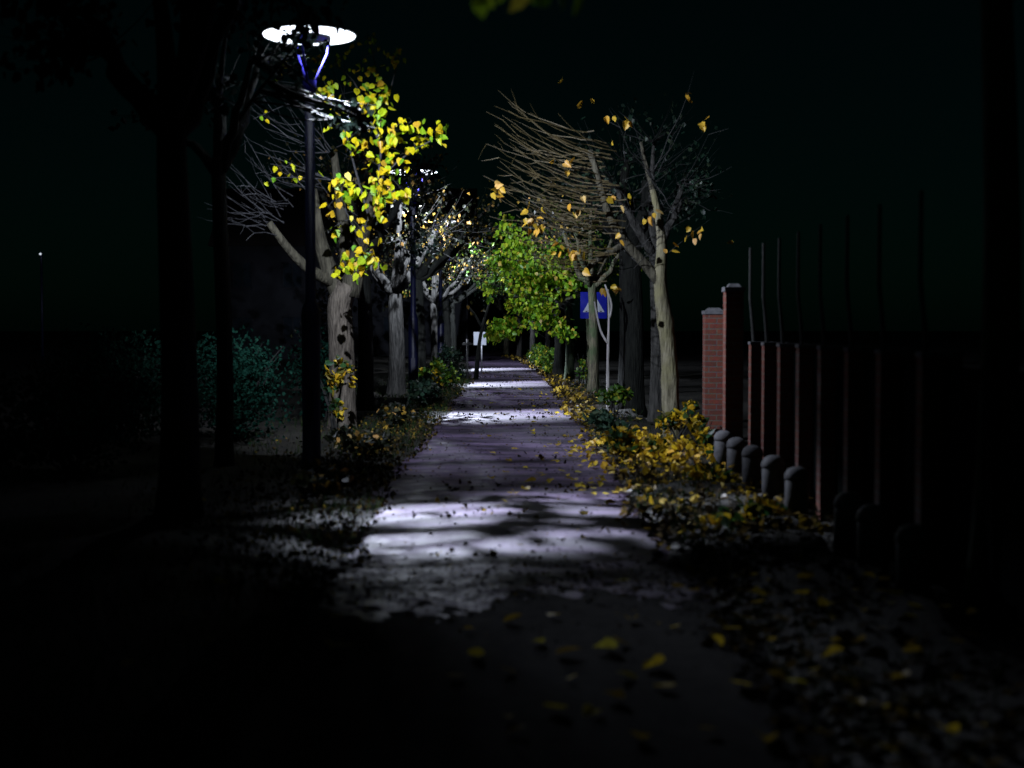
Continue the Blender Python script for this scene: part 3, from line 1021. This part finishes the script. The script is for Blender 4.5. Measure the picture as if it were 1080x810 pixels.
# ---- pale forked sapling at the right and the leaning one by the white sign
def sapling(label, lines, Ydepth, mat, r0, leaves, lm):
    b0 = at(lines[0][0][0], lines[0][0][1], Ydepth)
    t = thing('sapling', (b0.x, b0.y, 0), label, 'young tree')
    off = np.array([b0.x, b0.y, 0])
    tr = MB()
    for i, ln in enumerate(lines):
        Q = resample([np.array(at(px, py, Ydepth)) - off for px, py in ln], 10)
        if i == 0:
            Q[0][2] = -.05
        tr.tube(Q, np.linspace(r0 if i == 0 else r0 * .7, r0 * .5, 10), 8, .12)
    tr.build('trunk', M[mat], t, True)
    if leaves:
        cr = MB()
        cr.leaves([np.array(at(px, py, Ydepth)) - off + rng.normal(0, .05, 3) for px, py in leaves for _ in range(2)], .12, 0)
        cr.build('crown', M[lm], t)


sapling('thin pale sapling with a forked stem, right of the blue sign', [[(641.5, 441), (641, 400), (641, 360), (643, 335), (641, 305)], [(641, 362), (634, 352), (630, 335), (627, 318)], [(643, 335), (646, 322), (638, 300)]], 25.5, 'bark_pale', .032,
        [(650, 307), (641, 306)], 'orange')
sapling('dark leaning sapling in front of the white sign', [[(502, 398), (504, 372), (507, 350), (512, 332), (518, 315)], [(508, 345), (500, 330), (492, 322)]], 43.5, 'bark_dark', .07, [(498, 330), (516, 318), (510, 326), (495, 322)], 'autumn')


# ------------------------------------------------------------------ shrubs and low plants
def shrub(label, c, rad, n, size, mat, name='shrub', stems=9, lod=1, cat='shrub', group=None, shell=.25):
    t = thing(name, (c[0], c[1], 0.03), label, cat, group)
    st = MB()
    for k in range(stems):
        a = rng.uniform(0, 6.28)
        e = np.array([math.cos(a) * rad[0] * rng.uniform(.3, .9), math.sin(a) * rad[1] * rng.uniform(.3, .9), c[2] + rad[2] * rng.uniform(-.2, .8)])
        st.tube(bez((rng.normal(0, .05), rng.normal(0, .05), -.05), e * np.array([.4, .4, .7]), e, 6), np.linspace(.012, .004, 6), 4, cap=False)
    st.build('stems', M['twig_dark'], t)
    cr = MB()
    # several uneven clumps rather than one ball
    k = max(4, int(n / 60))
    pts = []
    for i in range(k):
        cc = clump_points((0, 0, c[2]), np.array(rad) * .75, 1, .1)[0]
        cc[2] = max(.05, cc[2])
        s = rng.uniform(.25, .5)
        pts.append(clump_points(cc, np.array(rad) * s, max(6, n // k), shell))
    pts = np.concatenate(pts)
    pts[:, 2] = np.abs(pts[:, 2])
    cr.leaves(pts, rng.uniform(.7, 1.25, len(pts)) * size, lod, 'any')
    cr.build('foliage', M[mat], t)
    return t


shrub('yellowing bush round the foot of the olive pollarded trunk', (2.25, 19.3, .3), (.42, .5, .34), 240, .08, 'bush', lod=0)
shrub('low spreading yellow bush spilling onto the right path edge', (1.45, 17.2, .17), (.5, .9, .2), 360, .085, 'bush', lod=0)
shrub('yellow bush between the olive trunk and the brick piers', (2.3, 16.9, .24), (.2, .8, .28), 240, .085, 'bush', lod=0)
shrub('ragged yellow plant growing at the foot of the stone bollards', (2.05, 14.3, .14), (.35, .55, .2), 170, .08, 'bush', lod=0)
shrub('sparse dim plant on the right verge, nearest the camera', (1.9, 11.0, .12), (.5, .7, .16), 110, .08, 'bush', lod=0)
shrub('small green bush below the pale forked sapling', (1.75, 24.3, .32), (.35, .5, .36), 260, .08, 'green', lod=0)
shrub('low green clump beside the path before the black right trunk', (1.45, 20.6, .2), (.35, .55, .22), 200, .1, 'dkgreen', lod=0)
shrub('lush green shrub low on the right where the path narrows', (1.3, 47.5, .45), (.45, 2.2, .5), 700, .11, 'green')
shrub('second green shrub farther along the right path edge', (1.05, 55, .45), (.45, 2.5, .5), 600, .12, 'green')
shrub('thin plant between the green-stained and brown trunks', (1.75, 36.5, .5), (.2, .3, .5), 70, .09, 'green')
shrub('leafy green bush at the left, under the slender pale trunk', (-1.85, 34.5, .5), (.5, 1.2, .55), 560, .1, 'green')
shrub('small bush with yellow tips by the left path edge', (-1.7, 31, .3), (.3, .6, .35), 200, .1, 'bush')
shrub('yellow-leaved bush at the foot of the yellow lime', (-2.5, 20.2, .72), (.38, .4, .5), 150, .085, 'bush', lod=0)
shrub('dim teal evergreen bush between the left trunks', (-3.75, 19.2, .75), (.85, 1.3, .85), 6000, .05, 'teal', stems=16)
shrub('lower evergreen bush behind the nearest lamp post', (-3.1, 23.5, .8), (.7, 1.2, .9), 2600, .055, 'teal', stems=14)
shrub('dark evergreen bush far left behind the thick foreground trunk', (-5.4, 19.5, .8), (1.3, 1.2, .85), 5000, .055, 'teal', stems=14)
shrub('dark low evergreen at the far left edge of the verge', (-4.5, 14.6, .6), (1.1, 1.5, .65), 3500, .055, 'teal', stems=14)
shrub('tall twiggy bush right behind the yellow lime', (-3.3, 24.8, 1.2), (.6, .8, 1.1), 800, .06, 'autumn', stems=22)
shrub('low leafy undergrowth on the left verge by the lamp post', (-1.95, 17.6, .16), (.5, 1.6, .2), 420, .08, 'autumn', lod=0)
shrub('low straggling plants on the left verge before the yellow lime', (-1.75, 22.5, .2), (.4, 2.0, .26), 420, .08, 'autumn', lod=0)
shrub('ground-hugging plant at the left path edge in the middle distance', (-1.85, 13.2, .12), (.45, 1.2, .15), 260, .08, 'autumn', lod=0)
shrub('dark undergrowth beside the left path edge past the second lamp', (-1.75, 27.5, .3), (.4, 2.0, .4), 500, .09, 'dkgreen')
shrub('dark bush left of the white sign pole', (-1.75, 42, .5), (.5, 2.6, .6), 700, .1, 'dkgreen')
shrub('dark rounded bush at the far end of the path', (-1.2, 88, 1.0), (1.6, 1.2, 1.1), 900, .16, 'teal')
shrub('second rounded bush closing the far end of the path', (.9, 92, 1.0), (1.8, 1.2, 1.1), 900, .16, 'teal')


# leafy bough reaching in close overhead
def near_tree():
    x, y = 4.2, 5.6
    t = thing('overhanging_tree', (x, y, 0), 'out-of-focus green leaves hanging in at the top edge of the view', 'tree')
    tr = MB()
    P = trunk_line(0, 0, 3.4, (-.2, 0))
    tr.tube(P, trunk_radii(.14, len(P)), 14, .06)
    off = np.array([x, y, 0])
    Q = resample([P[-1], np.array([2.6, 5.5, 3.7]) - off, np.array([1.2, 5.5, 3.45]) - off, np.array([.2, 5.5, 3.1]) - off, np.array([-.2, 5.45, 2.95]) - off], 14)
    tr.tube(Q, np.linspace(.07, .008, 14), 8, .06)
    tr.build('trunk', M['bark_dark'], t, True)
    pts = []
    for px, py, n in ((512, 10, 2), (522, -2, 3), (545, -6, 3), (578, -1, 3), (596, -3, 3), (622, 0, 2), (560, -20, 5), (600, -25, 6), (530, -30, 5)):
        c = np.array(at(px, py - 8, 5.5)) - off
        for _ in range(n):
            pts.append(c + rng.normal(0, .03, 3))
    for i in range(90):
        p = Q[rng.integers(3, 12)]
        pts.append(p + rng.normal(0, .18, 3) + np.array([0, 0, .25]))
    cr = MB()
    cr.leaves(pts, rng.uniform(.06, .09, len(pts)), 0, 'hang')
    cr.build('crown', M['maple'], t)


near_tree()

# ------------------------------------------------------------------ fence on the right: brick piers, added dark panels, bollards
FX = 2.55
pier_y = [8.9, 9.9, 10.85, 11.8, 12.7, 13.6, 14.45, 15.25]


def make_pier():
    t = thing('fence_pier', (0, 0, 0), 'slim red brick fence pier with an iron post on top', 'fence pier', 'slim brick fence piers')
    b = MB()
    b.box((.125, 0, .7), (.25, .135, 1.42))
    b.build('pier', M['brick'], t)
    c = MB()
    c.box((.125, 0, 1.43), (.265, .15, .03))
    c.build('cap', M['stone'], t)
    i = MB()
    i.tube([(.04, 0, 1.44), (.03, 0, 1.6), (.015, 0, 1.75), (0, 0, 1.9), (0, 0, 2.45)], [.018, .018, .016, .016, .014], 8)
    i.build('iron_post', M['iron'], t)
    return t


ORD = ['first', 'second', 'third', 'fourth', 'fifth', 'sixth', 'seventh', 'eighth', 'ninth', 'tenth', 'eleventh']
proto = make_pier()
for k, yy in enumerate(pier_y):
    o = proto if k == 0 else copy_tree(proto)
    o.location = (FX, yy, 0)
    o['label'] = ORD[len(pier_y) - 1 - k] + ' slim brick fence pier counting away from the brick gate pillar'
for k, (a, b) in enumerate(zip([5.6, 6.7, 7.8] + pier_y, [6.7, 7.8] + pier_y + [15.98])):
    if k >= 2:
        pass
    ya, yb = (a, b)
    p = MB()
    p.box((FX + .14, (ya + yb) / 2, .68), (.03, yb - ya - .145, 1.36))
    o = p.build('added_fence', M['panel'])  # added between the piers to keep lamp light off the ground behind
    tag(o, 'added flat black fence length, ' + ORD[10 - k] + ' in the row counting from the gate pillar', 'fence', 'added black fence lengths')

for gx, gy, gh, w, lb in [(2.5, 16.08, 2.0, .2, 'tall narrow brick gate pillar at the end of the slim piers'), (2.82, 19.9, 1.78, .27, 'broader red brick pillar just right of the olive trunk')]:
    t = thing('gate_pillar', (gx, gy, 0), lb, 'brick pillar', 'brick gate pillars')
    b = MB()
    b.box((0, 0, gh / 2), (w, w, gh))
    b.build('pillar', M['brick'], t)
    c = MB()
    c.box((0, 0, gh + .025), (w + .03, w + .03, .05))
    c.box((0, 0, gh + .07), (w - .04, w - .04, .04), taper=.6)
    c.build('cap', M['stone'], t)

bl = [(8.3, 'blurred stone bollard farthest right, almost lost in the dark'), (9.25, 'dim stone bollard, second from the right end'), (9.95, 'dim stone bollard, third from the right end'), (11.75, 'rounded stone bollard with a dull bluish top'),
      (12.8, 'stone bollard with a brightly lit round top'), (13.9, 'stone bollard with pale cap behind the brightly lit one'), (14.9, 'small-looking stone bollard beside the yellow plants'), (15.9, 'farthest stone bollard, pinkish, amid yellow leaves')]
bp = None
for yy, lb in bl:
    if bp is None:
        bp = thing('bollard', (0, 0, 0), lb, 'bollard', 'low stone bollards')
        b = MB()
        b.lathe([(0, -.1), (.1, -.1), (.1, .3), (.095, .31), (0, .31)], n=18)
        b.build('shaft', M['stone'], bp, True)
        b = MB()
        b.lathe([(.0, .312), (.1, .312), (.107, .325), (.102, .365), (.08, .4), (.04, .422), (0, .428)], n=20)
        b.build('cap', M['stone'], bp, True)
        o = bp
    else:
        o = copy_tree(bp)
    o['label'] = lb
    o.location = (2.36, yy, .02)
    o.rotation_euler = (rng.normal(0, .02), rng.normal(0, .02), rng.uniform(0, 3))


# ------------------------------------------------------------------ signs
def crossing_sign():
    Yd = 35.5
    c = at(626, 322, Yd)
    t = thing('crossing_sign', (c.x, c.y, 0), 'blue square crossing sign with a white triangle, behind the brown trunk', 'road sign')
    b = MB()
    b.tube([(0, .03, -.05), (0, .03, c.z + .35)], [.03, .03], 10)
    b.build('post', M['steel'], t, True)
    s = .66
    b = MB()
    b.box((0, -.02, c.z), (s, .02, s))
    b.build('sign_plate', M['sblue'], t)
    tri = MB()
    w, h = .27, .25
    z0 = c.z - .17
    tri.faces([(-w, -.034, z0), (w, -.034, z0), (0, -.034, z0 + 2 * w * .87), (-w, -.031, z0), (w, -.031, z0), (0, -.031, z0 + 2 * w * .87)], [(0, 1, 2), (5, 4, 3), (0, 3, 4, 1), (1, 4, 5, 2), (2, 5, 3, 0)])
    tri.build('triangle', M['swhite'], t)
    f = MB()
    zz = z0 + .04
    yy = -.038
    f.lathe([(0, 0), (.028, .002), (.028, .006), (0, .008)], n=12)
    f.V[-1] = np.stack([f.V[-1][:, 0], np.full(len(f.V[-1]), yy) - f.V[-1][:, 2] * .2, f.V[-1][:, 1] + zz + .29], -1)
    f.tube([(0, yy, zz + .26), (-.005, yy, zz + .13)], [.03, .026], 6)
    f.tube([(-.005, yy, zz + .14), (.045, yy, zz + .07), (.05, yy, zz + .0)], [.018, .015, .012], 6)
    f.tube([(-.005, yy, zz + .14), (-.04, yy, zz + .07), (-.075, yy, zz + .01)], [.018, .015, .012], 6)
    f.tube([(.01, yy, zz + .24), (.06, yy, zz + .17)], [.012, .01], 6)
    f.tube([(-.01, yy, zz + .24), (-.05, yy, zz + .16)], [.012, .01], 6)
    for k in range(5):
        x0 = -.2 + k * .09
        f.box((x0 + .02, yy + .001, z0 + .02), (.045, .004, .022))
    f.build('walking_figure', M['sblack'], t)


crossing_sign()


def white_sign():
    Yd = 47.5
    c = at(505.5, 357, Yd)
    t = thing('white_sign', (c.x + .08, Yd, 0), 'small blank white sign on a thin pole at the left of the far path', 'road sign')
    b = MB()
    b.tube([(0, .03, -.05), (0, .03, c.z + .24)], [.025, .025], 10)
    b.build('post', M['steel'], t, True)
    b = MB()
    b.box((-.06, 0, c.z), (.42, .02, .44))
    b.build('sign_plate', M['swhite'], t)


white_sign()

# thin marker post left of the white sign
c = on_ground(493, 404)
t = thing('marker_post', (c.x, c.y, 0), 'thin grey post with a short crossbar left of the white sign', 'post')
b = MB()
b.tube([(0, 0, -.05), (0, 0, 1.25)], [.03, .028], 10)
b.build('post', M['iron'], t, True)
b = MB()
b.box((0, -.04, 1.12), (.3, .02, .06))
b.build('crossbar', M['iron'], t)

# ------------------------------------------------------------------ houses far behind
def house(x, y, w, d, h, label, lit=()):
    t = thing('house', (x, y, 0), label, 'house')
    b = MB()
    b.box((0, 0, h / 2 - .1), (w, d, h + .2))
    b.build('wall', M['wall'], t)
    rf = MB()
    e = .4
    rf.faces([(-w / 2 - e, -d / 2 - e, h), (w / 2 + e, -d / 2 - e, h), (w / 2 + e, d / 2 + e, h), (-w / 2 - e, d / 2 + e, h), (-w / 2 - e, 0, h + d * .42), (w / 2 + e, 0, h + d * .42)],
             [(0, 1, 5, 4), (2, 3, 4, 5), (0, 4, 3), (1, 2, 5), (3, 2, 1, 0)])
    roof = rf.build('roof', M['roof'], t)
    ch = MB()
    ch.box((w * .25, 0, h + d * .42), (.7, .7, 1.4))
    ch.build('chimney', M['brick'], roof)
    n = int(w // 2.4)
    for fl in range(int(h // 2.8)):
        for k in range(n):
            wx = -w / 2 + (k + .5) * w / n
            wz = 1.5 + fl * 2.8
            if (fl, k) in lit:
                continue
            f = MB()
            for dx, dz, sx, sz in ((-.5, 0, .08, 1.3), (.5, 0, .08, 1.3), (0, .65, 1.08, .08), (0, -.65, 1.2, .08), (0, 0, .05, 1.24)):
                f.box((wx + dx, -d / 2 - .03, wz + dz), (sx, .07, sz))
            wf = f.build('window', M['wall'], t)
            g = MB()
            g.box((wx, -d / 2 - .008, wz), (.92, .012, 1.22))
            g.build('pane', M['pane'], wf)
    return t


hs = house(-8.8, 78, 13, 8, 5.8, 'dark house behind the left row with one small lit window')
p1 = at(470.3, 356.5, 73.9)
p2 = at(470.4, 362.5, 73.9)
f = MB()
for (p, sw, sh) in ((p1, .14, .17), (p2, .16, .28)):
    f.box((p.x + 8.8, -4.03, p.z), (sw, .03, sh))
wf = f.build('lit_window', M['litpane'], hs)
house(-2, 122, 13, 9, 5.6, 'dark house closing the view at the end of the path')

# pinpoint of a distant lamp at the far left
c = at(43.5, 268, 62)
t = thing('distant_lamp', (c.x, c.y, 0), 'tiny white point of a distant lamp at the far left', 'street lamp')
b = MB()
b.tube([(0, 0, 0), (0, 0, c.z + .1)], [.07, .05], 10)
b.build('post', M['pole'], t, True)
b = MB()
b.lathe([(0, c.z - .05), (.03, c.z - .045), (.055, c.z), (.03, c.z + .045), (0, c.z + .05)], c=(.0, -.12, 0), n=12)
b.build('bulb', emissive('far_bulb', (.8, .88, 1.0), .8), t, True)

# ------------------------------------------------------------------ leaf litter and grass
lb_ = MB()


def scatter(n, fx, fy, size, lod, mode='flat', lift=.012):
    x, y = fx(n), fy(n)
    z = np.array([zground(a, b) for a, b in zip(x, y)]) + lift + np.abs(rng.normal(0, .008, n))
    return np.stack([x, y, z], -1), rng.uniform(.7, 1.25, n) * size


# heaps on the right verge and at the path edges
def edge_right(y, s):
    return path_centre(y) + path_half(y) + np.abs(rng.normal(0, s, len(y))) - .12


def edge_left(y, s):
    return path_centre(y) - path_half(y) - np.abs(rng.normal(0, s, len(y))) + .12


y_ = rng.uniform(13, 36, 850)
x_ = np.minimum(edge_right(y_, .45), 2.5)
lb_.leaves(np.stack([x_, y_, np.array([zground(a, b) for a, b in zip(x_, y_)]) + rng.uniform(.01, .05, len(y_))], -1), rng.uniform(.06, .11, len(y_)), 1, 'flat')
y_ = rng.uniform(23, 40, 520)
x_ = edge_right(y_, .3)
lb_.leaves(np.stack([x_, y_, np.array([zground(a, b) for a, b in zip(x_, y_)]) + rng.uniform(.01, .12, len(y_))], -1), rng.uniform(.06, .11, len(y_)), 1, 'any')
y_ = rng.uniform(10.5, 16.5, 700)
x_ = rng.uniform(1.1, 2.5, 700)
lb_.leaves(np.stack([x_, y_, np.array([zground(a, b) for a, b in zip(x_, y_)]) + rng.uniform(.005, .04, 700)], -1), rng.uniform(.04, .085, 700), 1, 'any')
y_ = rng.uniform(36, 75, 700)
x_ = edge_right(y_, .35)
lb_.leaves(np.stack([x_, y_, np.full(len(y_), .09)], -1), rng.uniform(.08, .13, len(y_)), 1, 'any')
tag(lb_.build('leaf_litter', M['litter']), kind='stuff')
lb_ = MB()
n = 480
y_ = np.clip(rng.normal(17.2, 1.3, n), 13.5, 20.5)
x_ = np.clip(rng.normal(1.75, .38, n), .85, 2.45)
z_ = np.array([zground(a, b) for a, b in zip(x_, y_)]) + rng.uniform(.005, .13, n) * np.clip(1.3 - np.abs(x_ - 1.7), 0, 1)
lb_.leaves(np.stack([x_, y_, z_], -1), rng.uniform(.035, .095, n), 0, 'any', face=(-.3, -.2, .8))
tag(lb_.build('golden_leaf_litter', M['drift']), kind='stuff')

lb_ = MB()
for n, y0, y1 in ((2600, 8, 24), (1200, 24, 45)):
    y_ = rng.uniform(y0, y1, n)
    x_ = edge_left(y_, .8)
    lb_.leaves(np.stack([x_, y_, np.array([zground(a, b) for a, b in zip(x_, y_)]) + rng.uniform(.01, .05, n)], -1), rng.uniform(.03, .06, n), 1, 'any')
y_ = rng.uniform(4.5, 13, 1400)
x_ = np.minimum(edge_right(y_, .8), 2.6)
lb_.leaves(np.stack([x_, y_, np.array([zground(a, b) for a, b in zip(x_, y_)]) + rng.uniform(.01, .04, len(y_))], -1), rng.uniform(.05, .1, len(y_)), 1, 'flat')
# small dark scraps all over the path
y_ = np.concatenate([rng.uniform(8, 24, 1000), rng.uniform(24, 62, 900)])
x_ = path_centre(y_) + rng.uniform(-1, 1, len(y_)) * path_half(y_)
lb_.leaves(np.stack([x_, y_, np.array([zground(a, b) for a, b in zip(x_, y_)]) + .006], -1), rng.uniform(.012, .04, len(y_)), 1, 'flat')
n = 1500
y_ = 8.3 + np.abs(rng.normal(0, .75, n)) * np.where(rng.uniform(0, 1, n) < .6, 1, -1)
x_ = rng.uniform(-1.35, 1.3, n)
lb_.leaves(np.stack([x_, y_, np.array([zground(a, b) for a, b in zip(x_, y_)]) + rng.uniform(.004, .02, n)], -1), rng.uniform(.01, .04, n), 1, 'flat')
# wind-blown drifts lying across the path
for k in range(46):
    yc = rng.uniform(9.5, 50)
    xc = float(path_centre(yc)) + rng.uniform(-1.1, .9)
    n = int(rng.integers(8, 30))
    x_ = xc + rng.normal(0, rng.uniform(.1, .45), n)
    y_ = yc + (x_ - xc) * rng.normal(0, .6) + rng.normal(0, .16, n)
    lb_.leaves(np.stack([x_, y_, np.array([zground(a, b) for a, b in zip(x_, y_)]) + rng.uniform(0.005, .03, n)], -1), rng.uniform(.02, .065, n), 1, 'any')
tag(lb_.build('brown_leaf_litter', M['litter_dark']), kind='stuff')

gr = MB()


def blades(n, x, y, h):
    x = np.asarray(x)
    z = np.array([zground(a, b) for a, b in zip(x, y)]) - .02
    hh = rng.uniform(.4, 1.2, n) * h
    a = rng.uniform(0, 6.28, n)
    w = .006
    dx, dy = np.cos(a), np.sin(a)
    lean = rng.normal(0, .35, (n, 2)) * hh[:, None]
    V = np.zeros((n, 3, 3))
    V[:, 0] = np.stack([x - dx * w, y - dy * w, z], -1)
    V[:, 1] = np.stack([x + dx * w, y + dy * w, z], -1)
    V[:, 2] = np.stack([x + lean[:, 0], y + lean[:, 1], z + hh], -1)
    gr.add(V.reshape(-1, 3), np.arange(n * 3), [3] * n)


y_ = rng.uniform(4, 45, 9000)
blades(len(y_), edge_left(y_, 1.2) - .1, y_, .13)
y_ = rng.uniform(4, 45, 5000)
blades(len(y_), np.minimum(edge_right(y_, .6) + .15, 2.52), y_, .13)
tag(gr.build('grass', M['grass']), kind='stuff')

# single fallen leaves one can pick out
protos = []
for k in range(6):
    b = MB()
    b.leaves([(0, -.05, .012)], .1, 0, 'flat')
    b.V[0] = b.V[0] - b.V[0].mean(0) + np.array([0, 0, .02])
    b.V[0][:, 2] = np.maximum(b.V[0][:, 2], .002) * 1.2
    protos.append(b)
spots = [on_ground(px, py) for px, py in [(534, 722), (587, 764), (599, 703), (655, 692), (640, 697), (755, 690), (825, 676), (540, 666), (840, 746), (660, 728), (690, 716), (905, 700), (770, 686), (503, 705), (568, 690),
                                          (800, 655), (870, 660), (880, 715), (780, 740), (615, 549), (700, 740), (648, 752), (808, 797), (950, 740), (480, 730), (360, 700), (600, 508), (575, 505), (560, 512)]]
for _ in range(46):
    spots.append(Vector((rng.uniform(.9, 2.5) if rng.uniform() < .85 else rng.uniform(-.2, 1), rng.uniform(5.0, 8.6), 0)))
for _ in range(9):
    spots.append(Vector((rng.uniform(-2.4, .4), rng.uniform(5.2, 8.5), 0)))
for _ in range(75):
    yy = rng.uniform(12.5, 19.5)
    spots.append(Vector((float(path_centre(yy)) + 1.25 - abs(rng.normal(0, .75)), yy, 0)))
for _ in range(45):
    yy = rng.uniform(20, 36)
    spots.append(Vector((float(path_centre(yy)) + 1.25 - abs(rng.normal(0, .8)), yy, 0)))
meshes = []
for k, b in enumerate(protos):
    o = b.build('fallen_leaf', M['fallen'])
    meshes.append(o)
for i, s in enumerate(spots):
    o = meshes[i] if i < len(meshes) else meshes[i % len(meshes)].copy()
    if i >= len(meshes):
        COL.objects.link(o)
    tag(o, 'single yellow fallen leaf lying on the ground', 'leaf', 'fallen leaves lying singly')
    o.location = (s.x, s.y, zground(s.x, s.y) + .005)
    tilt = rng.uniform(-.5, .0) if s.y < 9 else rng.normal(0, .2)
    o.rotation_euler = (Matrix.Rotation(tilt, 3, 'X') @ Matrix.Rotation(rng.normal(0, .15), 3, 'Y') @ Matrix.Rotation(rng.uniform(0, 6.28), 3, 'Z')).to_euler()
    k = rng.uniform(.45, 1.0) if i > 28 else rng.uniform(.8, 1.1)
    o.location.z += abs(math.sin(tilt)) * .035 * k + (.012 if s.y < 9 else 0)
    o.scale = (k, k, k)

# ------------------------------------------------------------------ night sky and moonlight
w = bpy.data.worlds.new('World')
SC.world = w
w.use_nodes = True
nt = w.node_tree
bg = nt.nodes['Background']
sky = nt.nodes.new('ShaderNodeTexSky')
sky.sky_type = 'NISHITA'
sky.sun_disc = False
sky.sun_elevation = R(35)
sky.sun_rotation = R(200)
mx = nt.nodes.new('ShaderNodeMixRGB')
mx.blend_type = 'MULTIPLY'
mx.inputs['Fac'].default_value = 1
mx.inputs['Color2'].default_value = (.18, 1.0, .8, 1)
nt.links.new(sky.outputs['Color'], mx.inputs['Color1'])
nt.links.new(mx.outputs['Color'], bg.inputs['Color'])
bg.inputs['Strength'].default_value = .00032
sd = bpy.data.lights.new('moon', 'SUN')
sd.energy = .002
sd.angle = R(.5)
sd.color = (.8, .9, 1)
so = bpy.data.objects.new('moon', sd)
COL.objects.link(so)
so.rotation_euler = (R(55), 0, R(180 - 200))
